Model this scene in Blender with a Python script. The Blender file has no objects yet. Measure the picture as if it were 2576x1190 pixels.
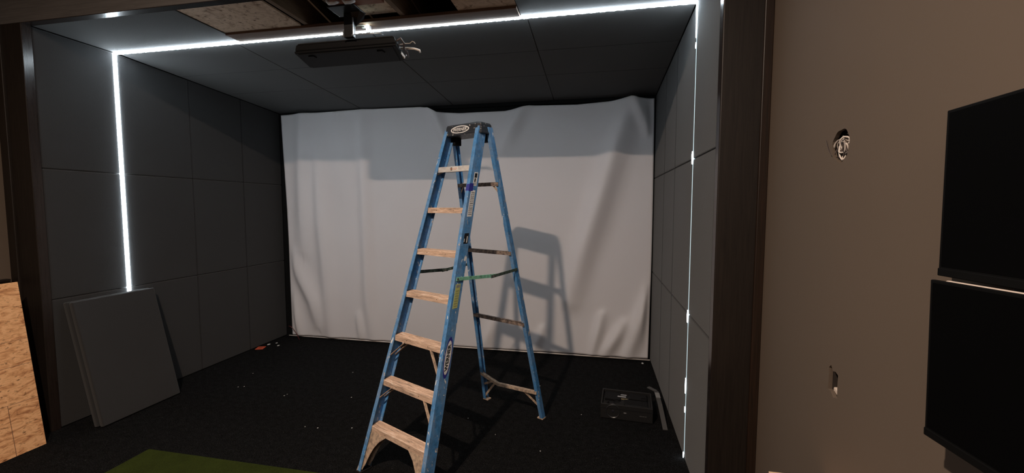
import bpy, bmesh, math, random
from mathutils import Vector, Matrix
random.seed(7)
C = bpy.context.scene.collection
R = math.radians
# ------------------------------------------------------------------ camera
F_PX = 1059.39
cam = bpy.data.cameras.new('camera')
cam.sensor_fit = 'HORIZONTAL'; cam.sensor_width = 36.0
cam.lens = F_PX * 36.0 / 2576.0
cam.clip_start = 0.02; cam.clip_end = 60
camo = bpy.data.objects.new('camera', cam); C.objects.link(camo)
YAW, PITCH, ROLL = 0.1984, -0.0695, -0.0009
camo.matrix_world = (Matrix.Translation((0.7235, 0, 1.7532)) @ Matrix.Rotation(YAW, 4, 'Z')
                     @ Matrix.Rotation(math.pi / 2 + PITCH, 4, 'X') @ Matrix.Rotation(-ROLL, 4, 'Z'))
bpy.context.scene.camera = camo
# ------------------------------------------------------------------ world, exposure, downlight and added fill
vs = bpy.context.scene.view_settings
vs.view_transform = 'Standard'; vs.look = 'None'; vs.exposure = 0.0; vs.gamma = 1.0; vs.use_curve_mapping = False
w = bpy.data.worlds.new('world'); bpy.context.scene.world = w; w.use_nodes = True
w.node_tree.nodes['Background'].inputs[0].default_value = (1.0, 0.92, 0.88, 1)
w.node_tree.nodes['Background'].inputs[1].default_value = 0.08


def lamp(name, kind, loc, power, col, size, rot=(0, 0, 0)):
    l = bpy.data.lights.new(name, kind); l.energy = power; l.color = col
    if kind == 'AREA':
        l.shape = 'DISK'; l.size = size
    else:
        l.shadow_soft_size = size
    o = bpy.data.objects.new(name, l); o.location = loc; o.rotation_euler = rot; C.objects.link(o)
    return o


lamp('ceiling_downlight', 'AREA', (-0.54, -0.09, 3.85), 165, (1.0, 0.79, 0.63), 0.11)
lamp('added_fill_light', 'AREA', (0.9, -2.0, 3.9), 45, (1.0, 0.90, 0.84), 2.4)  # soft fill added to lift the shaded sides, not a known fitting

# ------------------------------------------------------------------ materials
def newmat(name, col, rough=0.8, metal=0.0, spec=0.5):
    m = bpy.data.materials.new(name); m.use_nodes = True
    b = m.node_tree.nodes['Principled BSDF']
    b.inputs['Base Color'].default_value = (*col, 1)
    b.inputs['Roughness'].default_value = rough
    b.inputs['Metallic'].default_value = metal
    b.inputs['Specular IOR Level'].default_value = spec
    return m


def nodes(m):
    return m.node_tree.nodes, m.node_tree.links, m.node_tree.nodes['Principled BSDF']


def coords(m, scale=(1, 1, 1), rot=(0, 0, 0), kind='Object'):
    n, l, b = nodes(m)
    t = n.new('ShaderNodeTexCoord'); mp = n.new('ShaderNodeMapping')
    mp.inputs['Scale'].default_value = scale; mp.inputs['Rotation'].default_value = rot
    l.new(t.outputs[kind], mp.inputs['Vector'])
    return mp.outputs['Vector']


def noise(m, vec, scale, detail=4, rough=0.6, dist=0.0):
    n, l, b = nodes(m)
    t = n.new('ShaderNodeTexNoise'); t.inputs['Scale'].default_value = scale
    t.inputs['Detail'].default_value = detail; t.inputs['Roughness'].default_value = rough
    t.inputs['Distortion'].default_value = dist
    l.new(vec, t.inputs['Vector'])
    return t.outputs['Fac']


def ramp(m, fac, stops):
    n, l, b = nodes(m)
    r = n.new('ShaderNodeValToRGB'); e = r.color_ramp.elements
    while len(e) > 1:
        e.remove(e[-1])
    e[0].position = stops[0][0]; e[0].color = (*stops[0][1], 1)
    for p, c in stops[1:]:
        x = e.new(p); x.color = (*c, 1)
    l.new(fac, r.inputs['Fac'])
    return r.outputs['Color']


def mixc(m, fac, a, bb, mode='MIX'):
    n, l, b = nodes(m)
    x = n.new('ShaderNodeMix'); x.data_type = 'RGBA'; x.blend_type = mode
    if isinstance(fac, float):
        x.inputs[0].default_value = fac
    else:
        l.new(fac, x.inputs[0])
    for s, v in ((x.inputs[6], a), (x.inputs[7], bb)):
        if isinstance(v, tuple):
            s.default_value = (*v, 1)
        else:
            l.new(v, s)
    return x.outputs[2]


def bump(m, h, strength=0.3, dist=0.01):
    n, l, b = nodes(m)
    x = n.new('ShaderNodeBump'); x.inputs['Strength'].default_value = strength
    x.inputs['Distance'].default_value = dist
    l.new(h, x.inputs['Height']); l.new(x.outputs['Normal'], b.inputs['Normal'])


def base(m, col):
    n, l, b = nodes(m)
    l.new(col, b.inputs['Base Color'])


def emit(name, col, s):
    m = bpy.data.materials.new(name); m.use_nodes = True
    b = m.node_tree.nodes['Principled BSDF']
    b.inputs['Base Color'].default_value = (0.6, 0.65, 0.7, 1)
    b.inputs['Emission Color'].default_value = (*col, 1)
    b.inputs['Emission Strength'].default_value = s
    return m


M = {}
# charcoal acoustic fabric
m = M['fabric'] = newmat('charcoal_fabric', (0.06, 0.06, 0.062), 0.95, 0, 0.15)
v = coords(m)
base(m, mixc(m, noise(m, v, 2.2, 3), (0.025, 0.0245, 0.025), (0.031, 0.031, 0.032)))
n, l, b = nodes(m)
wv = n.new('ShaderNodeTexVoronoi'); wv.inputs['Scale'].default_value = 330; l.new(v, wv.inputs['Vector'])
bump(m, wv.outputs['Distance'], 0.35, 0.002)
b.inputs['Sheen Weight'].default_value = 0.15; b.inputs['Sheen Roughness'].default_value = 0.6
m = M['fabric_lit'] = m.copy(); m.name = 'charcoal_fabric_lit'  # same fabric as the walls, ceiling's extra light put into a paler colour
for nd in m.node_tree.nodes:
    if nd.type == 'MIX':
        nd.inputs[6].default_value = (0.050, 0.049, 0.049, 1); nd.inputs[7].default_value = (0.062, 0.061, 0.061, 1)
M['fabric_back'] = newmat('black_backing', (0.008, 0.008, 0.008), 0.95, 0, 0.1)
# black carpet
m = M['carpet'] = newmat('black_carpet', (0.012, 0.012, 0.012), 1.0, 0, 0.05)
v = coords(m)
c1 = ramp(m, noise(m, v, 130, 3, 0.75), [(0.34, (0.004, 0.004, 0.004)), (0.52, (0.018, 0.0178, 0.018)), (0.68, (0.060, 0.059, 0.060))])
c2 = ramp(m, noise(m, v, 22, 3, 0.7), [(0.3, (0.45, 0.45, 0.45)), (0.7, (1, 1, 1))])
cc = mixc(m, 1.0, c1, c2, 'MULTIPLY')
n, l, b = nodes(m)
vo = n.new('ShaderNodeTexVoronoi'); vo.inputs['Scale'].default_value = 9.0; l.new(v, vo.inputs['Vector'])
sp = ramp(m, vo.outputs['Distance'], [(0.0, (1, 1, 1)), (0.026, (1, 1, 1)), (0.032, (0, 0, 0))])
cc = mixc(m, sp, cc, (0.10, 0.098, 0.09))
base(m, cc)
bump(m, noise(m, v, 240, 3, 0.8), 1.0, 0.012)
# green turf
m = M['turf'] = newmat('green_turf', (0.06, 0.09, 0.02), 0.95, 0, 0.1)
v = coords(m)
base(m, mixc(m, 1.0, ramp(m, noise(m, v, 300, 3, 0.7), [(0.3, (0.028, 0.042, 0.006)), (0.6, (0.062, 0.082, 0.012)), (0.85, (0.15, 0.17, 0.05))]),
            ramp(m, noise(m, v, 7, 3), [(0.3, (0.75, 0.75, 0.75)), (0.7, (1, 1, 1))]), 'MULTIPLY'))
bump(m, noise(m, v, 260, 3, 0.8), 1.0, 0.01)
# taupe painted wall
m = M['paint'] = newmat('taupe_paint', (0.16, 0.115, 0.085), 0.85, 0, 0.3)
v = coords(m)
base(m, mixc(m, noise(m, v, 1.4, 3), (0.116, 0.090, 0.069), (0.130, 0.097, 0.073)))
bump(m, noise(m, v, 190, 3), 0.12, 0.002)
M['gypsum'] = newmat('raw_gypsum', (0.72, 0.62, 0.54), 0.95)
M['pencil'] = newmat('faint_pencil', (0.22, 0.11, 0.06), 0.95)
M['cavity'] = newmat('dark_cavity', (0.03, 0.022, 0.018), 0.95)
# dark stained wood
def stain(name, c1, c2, rough, grain=(26, 26, 1.2)):
    m = newmat(name, c1, rough, 0, 0.5)
    v = coords(m, grain)
    base(m, ramp(m, noise(m, v, 3.0, 5, 0.65, 0.6), [(0.3, c1), (0.75, c2)]))
    bump(m, noise(m, v, 6.0, 3), 0.08, 0.002)
    return m
M['stain'] = stain('dark_stained_wood', (0.008, 0.005, 0.0035), (0.018, 0.0125, 0.009), 0.48)
M['stain_flare'] = stain('flare_lightened_wood_header', (0.095, 0.088, 0.084), (0.150, 0.138, 0.130), 0.42, (1.2, 26, 26))  # header tone lightened, lens-flare veil put into the wood colour
M['jamb'] = stain('satin_stained_wood', (0.016, 0.011, 0.009), (0.028, 0.020, 0.017), 0.20)
M['stain_warm_lit'] = stain('warm_lit_stained_wood', (0.013, 0.008, 0.005), (0.030, 0.015, 0.009), 0.40)  # redder than the other trim: warm reflected light put into the stain colour
# OSB
def osb(name, dark, mid, light, s=1.0, rot=0.6):
    m = newmat(name, mid, 0.85, 0, 0.25)
    v = coords(m, (9 * s, 9 * s, 26 * s), (rot, 0.35, 0.2))
    a = ramp(m, noise(m, v, 1.0, 5, 0.62, 1.1), [(0.30, dark), (0.43, mid), (0.56, light), (0.68, mid), (0.80, dark)])
    v2 = coords(m, (30 * s, 30 * s, 60 * s), (0.9, 0.2, 0.5))
    k = ramp(m, noise(m, v2, 1.0, 3, 0.5), [(0.27, (0.25, 0.20, 0.17)), (0.40, (1, 1, 1))])
    base(m, mixc(m, 1.0, a, k, 'MULTIPLY'))
    bump(m, noise(m, v, 2.2, 4), 0.3, 0.004)
    return m
M['osb_warm'] = osb('osb_strands', (0.36, 0.14, 0.06), (0.74, 0.36, 0.16), (0.98, 0.56, 0.28))
M['osb_ceil'] = osb('osb_strands_ceiling', (0.30, 0.19, 0.13), (0.58, 0.43, 0.31), (0.72, 0.56, 0.42), 1.2)
M['joist'] = stain('rough_joist_lumber', (0.16, 0.11, 0.075), (0.27, 0.19, 0.13), 0.95, (26, 2, 26))
M['strip_wood'] = stain('brown_board', (0.13, 0.075, 0.05), (0.21, 0.125, 0.085), 0.8, (2, 26, 26))
M['redwood'] = stain('red_brown_board', (0.24, 0.09, 0.05), (0.36, 0.15, 0.09), 0.75, (2, 26, 26))
# screen cloth
m = M['cloth'] = newmat('white_screen_cloth', (0.62, 0.58, 0.56), 0.9, 0, 0.2)
v = coords(m)
bump(m, noise(m, v, 420, 2), 0.12, 0.001)
base(m, mixc(m, noise(m, v, 1.1, 2), (0.73, 0.695, 0.70), (0.77, 0.735, 0.74)))
M['hem'] = newmat('white_hem', (0.80, 0.72, 0.66), 0.8)
# ladder
def painted_blue(name, c, web=True):
    m = newmat(name, c, 0.5, 0, 0.4)
    v = coords(m, (1, 1, 1))
    dirt = ramp(m, noise(m, v, 30, 5, 0.75), [(0.36, (0.60, 0.60, 0.60)), (0.56, (1, 1, 1))])
    blue = mixc(m, 1.0, (c[0], c[1], c[2]), dirt, 'MULTIPLY')
    v4 = coords(m, (14, 14, 5))
    haze = ramp(m, noise(m, v4, 1.0, 5, 0.7), [(0.40, (0.04, 0.04, 0.04)), (0.70, (0.55, 0.55, 0.55))])
    blue = mixc(m, haze, blue, (0.30, 0.38, 0.48))
    v2 = coords(m, (34, 34, 13))
    s1 = ramp(m, noise(m, v2, 1.0, 4, 0.7), [(0.63, (0, 0, 0)), (0.67, (1, 1, 1))])
    col = mixc(m, s1, blue, (0.60, 0.50, 0.40))
    s2 = ramp(m, noise(m, coords(m, (34, 34, 12)), 1.0, 3, 0.55, 1.2), [(0.665, (0, 0, 0)), (0.69, (1, 1, 1))])
    col = mixc(m, s2, col, (0.82, 0.82, 0.80))
    base(m, col)
    bump(m, noise(m, v, 160, 3), 0.15, 0.001)
    return m
M['blue'] = painted_blue('spattered_blue_fibreglass', (0.070, 0.275, 0.60))
m = M['step'] = newmat('dusty_aluminium_step', (0.62, 0.42, 0.29), 0.8, 0, 0.3)
v = coords(m, (5, 42, 42))
a = ramp(m, noise(m, v, 1.6, 6, 0.75, 0.6), [(0.34, (0.26, 0.21, 0.17)), (0.45, (0.56, 0.39, 0.285)), (0.58, (0.80, 0.57, 0.42)), (0.67, (0.92, 0.82, 0.72))])
base(m, a); bump(m, noise(m, v, 6, 3), 0.2, 0.002)
m = M['alu'] = newmat('spattered_aluminium', (0.55, 0.53, 0.50), 0.5, 0.15, 0.5)
v = coords(m, (20, 60, 60))
base(m, ramp(m, noise(m, v, 1.0, 4, 0.6), [(0.35, (0.58, 0.56, 0.54)), (0.6, (0.80, 0.78, 0.75)), (0.72, (0.75, 0.58, 0.44))]))
m = M['brace'] = newmat('dusty_aluminium_brace', (0.50, 0.38, 0.28), 0.7, 0.2, 0.4)
v = coords(m, (30, 30, 30))
base(m, ramp(m, noise(m, v, 1.3, 4, 0.6), [(0.35, (0.30, 0.23, 0.18)), (0.6, (0.62, 0.46, 0.33))]))
m = M['dark_brace'] = newmat('grimy_brace', (0.20, 0.16, 0.14), 0.7, 0.3, 0.4)
v = coords(m, (30, 30, 30))
base(m, ramp(m, noise(m, v, 1.3, 4, 0.6), [(0.4, (0.13, 0.10, 0.09)), (0.66, (0.38, 0.29, 0.23))]))
m = M['spread_green'] = newmat('teal_spreader', (0.16, 0.42, 0.30), 0.55, 0.1, 0.4)
v = coords(m, (40, 40, 40))
base(m, ramp(m, noise(m, v, 1.0, 4, 0.6), [(0.35, (0.16, 0.36, 0.26)), (0.6, (0.30, 0.75, 0.52))]))
m = M['spread_dark'] = newmat('grimy_green_spreader', (0.07, 0.10, 0.09), 0.6, 0.2, 0.4)
v = coords(m, (40, 40, 40))
base(m, ramp(m, noise(m, v, 1.0, 4, 0.6), [(0.35, (0.04, 0.055, 0.048)), (0.62, (0.12, 0.17, 0.14)), (0.72, (0.34, 0.46, 0.38))]))
m = M['cap'] = newmat('spattered_black_plastic', (0.02, 0.021, 0.024), 0.45, 0, 0.5)
v = coords(m, (1, 1, 1))
s = ramp(m, noise(m, v, 42, 3, 0.6), [(0.63, (0, 0, 0)), (0.68, (1, 1, 1))])
base(m, mixc(m, s, (0.018, 0.019, 0.024), (0.48, 0.44, 0.38)))
M['white_ink'] = newmat('white_print', (0.85, 0.84, 0.82), 0.5)
M['black_ink'] = newmat('black_print', (0.012, 0.012, 0.014), 0.5)
M['indigo'] = newmat('indigo_print', (0.035, 0.035, 0.28), 0.5)
M['label_grey'] = newmat('printed_grey', (0.28, 0.28, 0.28), 0.6)
M['yellow_label'] = newmat('worn_yellow_label', (0.52, 0.56, 0.20), 0.6)
M['yellow_dark'] = newmat('worn_label_print', (0.36, 0.37, 0.17), 0.6)
M['orange_ink'] = newmat('orange_print', (0.70, 0.30, 0.14), 0.6)
M['rivet'] = newmat('rivet_steel', (0.25, 0.22, 0.2), 0.5, 0.6)
# plastics and metals
M['black_plastic'] = newmat('black_plastic', (0.0055, 0.0055, 0.006), 0.65, 0, 0.15)
M['dark_plastic'] = newmat('dark_grey_plastic', (0.012, 0.0115, 0.0115), 0.6, 0, 0.3)
M['black_metal'] = newmat('black_metal', (0.012, 0.012, 0.013), 0.35, 0, 0.5)
M['bright_metal'] = newmat('bright_metal', (0.6, 0.62, 0.64), 0.3, 0.8)
M['white_plastic'] = newmat('white_plastic', (0.75, 0.76, 0.76), 0.5)
M['bezel'] = newmat('matt_black_bezel', (0.003, 0.003, 0.003), 0.7, 0, 0.08)
M['screen_off'] = newmat('switched_off_display', (0.0015, 0.0015, 0.0016), 0.7, 0, 0.03)
M['housing'] = newmat('pale_monitor_housing', (0.62, 0.52, 0.45), 0.6)
M['lens_ring'] = newmat('satin_lens_ring', (0.016, 0.016, 0.017), 0.38, 0, 0.6)
M['glass'] = newmat('lens_glass', (0.02, 0.02, 0.025), 0.05, 0, 0.9)
M['grey_slat'] = newmat('dusty_grey_trim', (0.065, 0.062, 0.06), 0.8)
M['slat_end'] = newmat('pale_slat_end', (0.20, 0.195, 0.19), 0.7)
M['pcb'] = newmat('olive_board', (0.16, 0.13, 0.07), 0.6)
M['paper'] = newmat('white_scrap', (0.65, 0.64, 0.62), 0.9)
M['orange'] = newmat('orange_plastic', (0.60, 0.10, 0.045), 0.6)
M['orange_dark'] = newmat('dark_orange_recess', (0.30, 0.05, 0.03), 0.6)
M['redwire'] = newmat('maroon_wire', (0.16, 0.03, 0.03), 0.5)
M['desk'] = stain('pale_desk_wood', (0.66, 0.44, 0.30), (0.78, 0.55, 0.38), 0.55, (26, 2, 26))
M['cable_grey'] = newmat('grey_cable_jacket', (0.36, 0.31, 0.27), 0.55)
M['cable_dark'] = newmat('dark_cable_jacket', (0.07, 0.05, 0.045), 0.55)
M['cable_white'] = newmat('white_cable_jacket', (0.70, 0.62, 0.55), 0.5)
LEDC = (0.80, 0.92, 1.0)
M['led'] = emit('led_white', LEDC, 46.0)
M['led_blob'] = emit('led_gap_glow', (0.80, 0.93, 1.0), 10.0)
M['lit_end'] = emit('connector_light', (0.85, 1.0, 0.88), 30.0)
M['led_thin'] = emit('led_thin_glow', (0.62, 0.90, 0.98), 0.55)
m = M['led_dash'] = emit('led_dashed', LEDC, 12.0)
n, l, b = nodes(m)
v = coords(m, (1, 1, 1))
sx = n.new('ShaderNodeSeparateXYZ'); l.new(v, sx.inputs[0])
mt = n.new('ShaderNodeMath'); mt.operation = 'MULTIPLY'; mt.inputs[1].default_value = 2 * math.pi / 0.066; l.new(sx.outputs[0], mt.inputs[0])
sn = n.new('ShaderNodeMath'); sn.operation = 'SINE'; l.new(mt.outputs[0], sn.inputs[0])
mr = n.new('ShaderNodeMapRange'); mr.inputs[1].default_value = -0.3; mr.inputs[2].default_value = 0.2
mr.inputs[3].default_value = 0.7; mr.inputs[4].default_value = 44.0; l.new(sn.outputs[0], mr.inputs[0])
l.new(mr.outputs[0], b.inputs['Emission Strength'])

# ------------------------------------------------------------------ mesh helpers
class MB:
    def __init__(s):
        s.bm = bmesh.new()

    def poly(s, pts):
        vs_ = [s.bm.verts.new(p) for p in pts]
        return s.bm.faces.new(vs_)

    def hexa(s, a, b_):
        """a, b_: matching loops (same length) -> closed prism"""
        va = [s.bm.verts.new(p) for p in a]; vb = [s.bm.verts.new(p) for p in b_]
        k = len(va)
        s.bm.faces.new(va[::-1]); s.bm.faces.new(vb)
        for i in range(k):
            s.bm.faces.new([va[i], va[(i + 1) % k], vb[(i + 1) % k], vb[i]])
        return s

    def box(s, x0, x1, y0, y1, z0, z1):
        return s.hexa([(x0, y0, z0), (x1, y0, z0), (x1, y1, z0), (x0, y1, z0)],
                      [(x0, y0, z1), (x1, y0, z1), (x1, y1, z1), (x0, y1, z1)])

    def bar(s, p, q, w_, h_, up=(0, 0, 1)):
        p, q, up = Vector(p), Vector(q), Vector(up)
        d = (q - p).normalized(); x = d.cross(up).normalized(); y = x.cross(d)
        L = lambda o: [o + x * a * w_ / 2 + y * c * h_ / 2 for a, c in ((-1, -1), (1, -1), (1, 1), (-1, 1))]
        return s.hexa(L(p), L(q))

    def tube(s, pts, r, seg=8, radii=None):
        pts = [Vector(p) for p in pts]; rings = []
        prev = None
        for i, p in enumerate(pts):
            d = (pts[min(i + 1, len(pts) - 1)] - pts[max(i - 1, 0)]).normalized()
            a = prev if prev is not None else (Vector((0, 0, 1)) if abs(d.z) < .9 else Vector((1, 0, 0)))
            x = d.cross(a).normalized(); y = d.cross(x).normalized(); prev = x.cross(d) * 1.0
            prev = a
            rr = radii[i] if radii else r
            rings.append([s.bm.verts.new(p + x * rr * math.cos(t) + y * rr * math.sin(t))
                          for t in [2 * math.pi * k / seg for k in range(seg)]])
        for a, c in zip(rings, rings[1:]):
            for k in range(seg):
                s.bm.faces.new([a[k], a[(k + 1) % seg], c[(k + 1) % seg], c[k]])
        s.bm.faces.new(rings[0][::-1]); s.bm.faces.new(rings[-1])
        return s

    def lathe(s, cen, axis, prof, seg=28):
        """prof: list of (along, radius)"""
        cen, axis = Vector(cen), Vector(axis).normalized()
        a = Vector((0, 0, 1)) if abs(axis.z) < .9 else Vector((1, 0, 0))
        x = axis.cross(a).normalized(); y = axis.cross(x)
        rings = []
        for t, r in prof:
            rings.append([s.bm.verts.new(cen + axis * t + x * r * math.cos(k * 2 * math.pi / seg) + y * r * math.sin(k * 2 * math.pi / seg)) for k in range(seg)])
        for p, q in zip(rings, rings[1:]):
            for k in range(seg):
                s.bm.faces.new([p[k], p[(k + 1) % seg], q[(k + 1) % seg], q[k]])
        s.bm.faces.new(rings[0][::-1]); s.bm.faces.new(rings[-1])
        return s

    def obj(s, name, mat, parent=None, bevel=0, seg=2, smooth=False, kind=None, mtx=None):
        bm = s.bm
        bmesh.ops.recalc_face_normals(bm, faces=bm.faces)
        if bevel:
            bmesh.ops.bevel(bm, geom=[e for e in bm.edges if e.is_manifold and e.calc_face_angle(0) > 0.5], offset=bevel,
                            segments=seg, affect='EDGES', profile=0.5, clamp_overlap=True)
        me = bpy.data.meshes.new(name); bm.to_mesh(me); bm.free()
        if mtx:
            me.transform(mtx)
        me.materials.append(M[mat] if isinstance(mat, str) else mat)
        if smooth:
            for p in me.polygons:
                p.use_smooth = True
        o = bpy.data.objects.new(name, me); C.objects.link(o)
        if parent:
            o.parent = parent
        if kind:
            o['kind'] = kind
        return o


def tag(o, label, cat, group=None):
    o['label'] = label; o['category'] = cat
    if group:
        o['group'] = group
    return o


def thing(name, label, cat, loc=(0, 0, 0), rz=0.0, group=None):
    o = bpy.data.objects.new(name, None); C.objects.link(o)
    o.empty_display_size = 0.1
    o.location = loc; o.rotation_euler = (0, 0, rz)
    return tag(o, label, cat, group)


def text_mesh(txt, size, extrude=0.0004):
    cu = bpy.data.curves.new('lettering', 'FONT'); cu.body = txt; cu.size = size; cu.extrude = extrude
    cu.align_x = 'CENTER'; cu.align_y = 'CENTER'; cu.offset = size * 0.02
    to = bpy.data.objects.new('lettering', cu); C.objects.link(to)
    dg = bpy.context.evaluated_depsgraph_get()
    me = bpy.data.meshes.new_from_object(to.evaluated_get(dg))
    bpy.data.objects.remove(to); bpy.data.curves.remove(cu)
    return me


XL, XR, H = -3.417, 1.346, 3.093
YF = 2.40            # front face of the timber portal
YJ = 2.46            # where padding starts
YL = 3.015           # LED line
YB = 4.96            # back of bay
WL, WR = -3.69, 1.58  # painted side walls
T = 0.038


def zc(y):
    return H if y <= 3.03 else H - (y - 3.03) / (YB - 3.03) * (H - 2.985)


# ------------------------------------------------------------------ setting
MB().box(-6.0, 6.0, -4.0, 5.2, -0.1, 0.0).obj('floor', 'carpet', kind='structure')
# painted walls of the outer room, with the two cut holes in the right one
def holed_wall():
    mb = MB(); mb.box(WR, WR + 0.014, -4.0, YF + 0.08, 0, 4.0)
    o = mb.obj('wall_right', 'paint', kind='structure')
    cuts = []
    c1 = MB(); pts = []
    for k in range(36):
        a = 2 * math.pi * k / 36
        r = 0.0555 * (1 + 0.04 * math.sin(3 * a + 1) + 0.03 * math.sin(7 * a))
        pts.append((r * math.cos(a) * 0.98, r * 1.06 * math.sin(a)))
    cy, cz = 1.737, 1.975
    c1.hexa([(WR - .05, cy + p, cz + q) for p, q in pts], [(WR + .1, cy + p, cz + q) for p, q in pts]); cuts.append(c1)
    c2 = MB()
    rp = [(-.031, -.045), (-.006, -.052), (.012, -.036), (.031, -.034), (.030, .02), (.031, .048), (.018, .061), (.004, .043), (-.012, .047), (-.030, .040), (-.029, 0)]
    c2.hexa([(WR - .05, 1.703 + p, 1.112 + q) for p, q in rp], [(WR + .1, 1.703 + p, 1.112 + q) for p, q in rp]); cuts.append(c2)
    for c in cuts:
        co = c.obj('cutter', 'paint')
        md = o.modifiers.new('cut', 'BOOLEAN'); md.object = co; md.operation = 'DIFFERENCE'; md.solver = 'EXACT'
        dg = bpy.context.evaluated_depsgraph_get()
        me = bpy.data.meshes.new_from_object(o.evaluated_get(dg))
        o.modifiers.clear(); o.data = me
        bpy.data.objects.remove(co)
    return o
holed_wall()
MB().box(WR + .06, WR + .12, -4.0, YF + 0.08, 0, 4.0).obj('wall_right', 'cavity', kind='structure')
MB().box(WL - .1, WL, -4.0, YF + 0.08, 0, 4.0).obj('wall_left', 'paint', kind='structure')
MB().box(WL - .1, WR + .12, YF + 0.062, YF + 0.09, H + 0.3, 4.0).obj('wall_back', 'paint', kind='structure')
MB().box(WL - .1, WR + .12, -4.0, YF + 0.09, 4.0, 4.1).obj('ceiling', 'paint', kind='structure')
# bay shell
MB().box(XL - .12, XL - T - .004, YJ + .002, 5.1, 0, 3.5).obj('wall_left', 'fabric_back', kind='structure')
MB().box(XR + T + .004, XR + .12, YJ + .002, 5.1, 0, 3.5).obj('wall_right', 'fabric_back', kind='structure')
MB().box(XL - .12, XR + .12, 5.0, 5.1, 0, 3.5).obj('wall_back', 'fabric_back', kind='structure')
MB().box(XL - T, XR + T, YF + .09, 5.0, 3.36, 3.46).obj('ceiling', 'cavity', kind='structure')
MB().box(XL - .002, XR + .002, 4.955, 4.995, 0.0, 3.03).obj('wall_back', 'fabric_back', kind='structure')

# timber portal: one board post each side, header on top, a narrower outer trim proud of the board
def trim(name, board, outer, jamb, mats):
    MB().box(*board).obj(name, mats[0], bevel=.003, kind='structure')
    MB().box(*outer).obj(name, mats[1], bevel=.004, kind='structure')
    MB().box(*jamb).obj(name, mats[2], kind='structure')
trim('trim_1', (XL - .200, XL - .001, YF, YJ, 0, H + .001), (XL - .272, XL - .196, YF - .012, YJ, 0, H + .26), (XL - .005, XL + .0015, YF + .003, YJ - .001, 0, H - .001), ('stain', 'stain', 'jamb'))
trim('trim_2', (XR + .001, XR + .192, YF, YJ, 0, H + .001), (XR + .190, XR + .234, YF - .012, YJ, 0, H + .26), (XR - .0015, XR + .005, YF + .003, YJ - .001, 0, H - .001), ('stain', 'stain_warm_lit', 'jamb'))
trim('trim_3', (XL - .2, XR + .19, YF, YJ, H + .001, H + .22), (XL - .2, XR + .19, YF - .012, YJ, H + .216, H + .26), (XL, XR, YF + .003, YJ - .001, H - .002, H + .004), ('stain_flare', 'stain_flare', 'jamb'))

# ------------------------------------------------------------------ acoustic panels
def side_panel(x, sgn, y0, y1, z0, top, label, group):
    """x = visible face, sgn = direction of the wall behind it"""
    g = 0.0012
    zt0 = top if top is not None else zc(y0) - .002
    zt1 = top if top is not None else zc(y1) - .002
    a = [(x, y0 + g, z0 + g), (x, y1 - g, z0 + g), (x, y1 - g, zt1 - g), (x, y0 + g, zt0 - g)]
    q = [(x + sgn * T, p[1], p[2]) for p in a]
    o = MB().hexa(a, q).obj('acoustic_panel', 'fabric', bevel=.010, seg=3, smooth=False)
    return tag(o, label, 'acoustic panel', group)

row_names = ['bottom', 'middle', 'top']
LC = [YJ, 3.003, 3.683, 4.3286, 4.953]; LC0 = [YJ, 3.027, 3.683, 4.3286]
col_l = ['nearest the left post, in front of the glowing strip', 'just beyond the glowing strip', 'one short of the screen', 'next to the white screen']
LZ = [0.004, 1.029, 2.045, None]
for c in range(4):
    for r in range(3):
        side_panel(XL, -1, LC0[c], LC[c + 1], LZ[r], LZ[r + 1],
                   'charcoal left wall panel, %s row, %s' % (row_names[r], col_l[c]), 'charcoal panels on the left wall')
RC = [YJ, 3.013, 3.68, 4.235, 4.953]; RC0 = [YJ, 3.021, 3.68, 4.235]
RZ = [0.004, 1.025, 2.074, None]
col_r = ['beside the dark right post', 'just beyond the thin light line', 'one short of the screen', 'next to the white screen']
for c in range(4):
    for r in range(3):
        side_panel(XR, 1, RC0[c], RC[c + 1], RZ[r], RZ[r + 1],
                   'charcoal right wall panel, %s row, %s' % (row_names[r], col_r[c]), 'charcoal panels on the right wall')

def ceil_panel(x0, x1, y0, y1, label, mat='fabric_lit'):
    g = 0.0025; h = 0.0003
    a = [(x0 + g, y0 + h, zc(y0)), (x1 - g, y0 + h, zc(y0)), (x1 - g, y1 - h, zc(y1)), (x0 + g, y1 - h, zc(y1))]
    q = [(p[0], p[1], p[2] + T) for p in a]
    o = MB().hexa(a, q).obj('ceiling_panel', mat, bevel=.0035, seg=2)
    return tag(o, label, 'ceiling panel', 'charcoal panels on the bay ceiling')
CX = [XL, -2.2, -1.0, 0.22, XR]
CY = [3.03, 3.60, 4.16, 4.955]
cn = ['at the left wall', 'second from the left wall', 'third from the left wall, right of the projector', 'at the right wall']
rn = ['front row along the light strip', 'middle row', 'back row above the screen']
for i in range(4):
    for j in range(3):
        ceil_panel(CX[i], CX[i + 1], CY[j], CY[j + 1], 'charcoal ceiling panel %s, %s' % (cn[i], rn[j]))
ceil_panel(XL, -2.12, YJ, 3.0, 'charcoal ceiling panel in left front corner, between header and light strip', 'fabric')
ceil_panel(0.178, XR, YJ, 3.0, 'charcoal ceiling panel at right front, beside the open joists', 'fabric')

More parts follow.
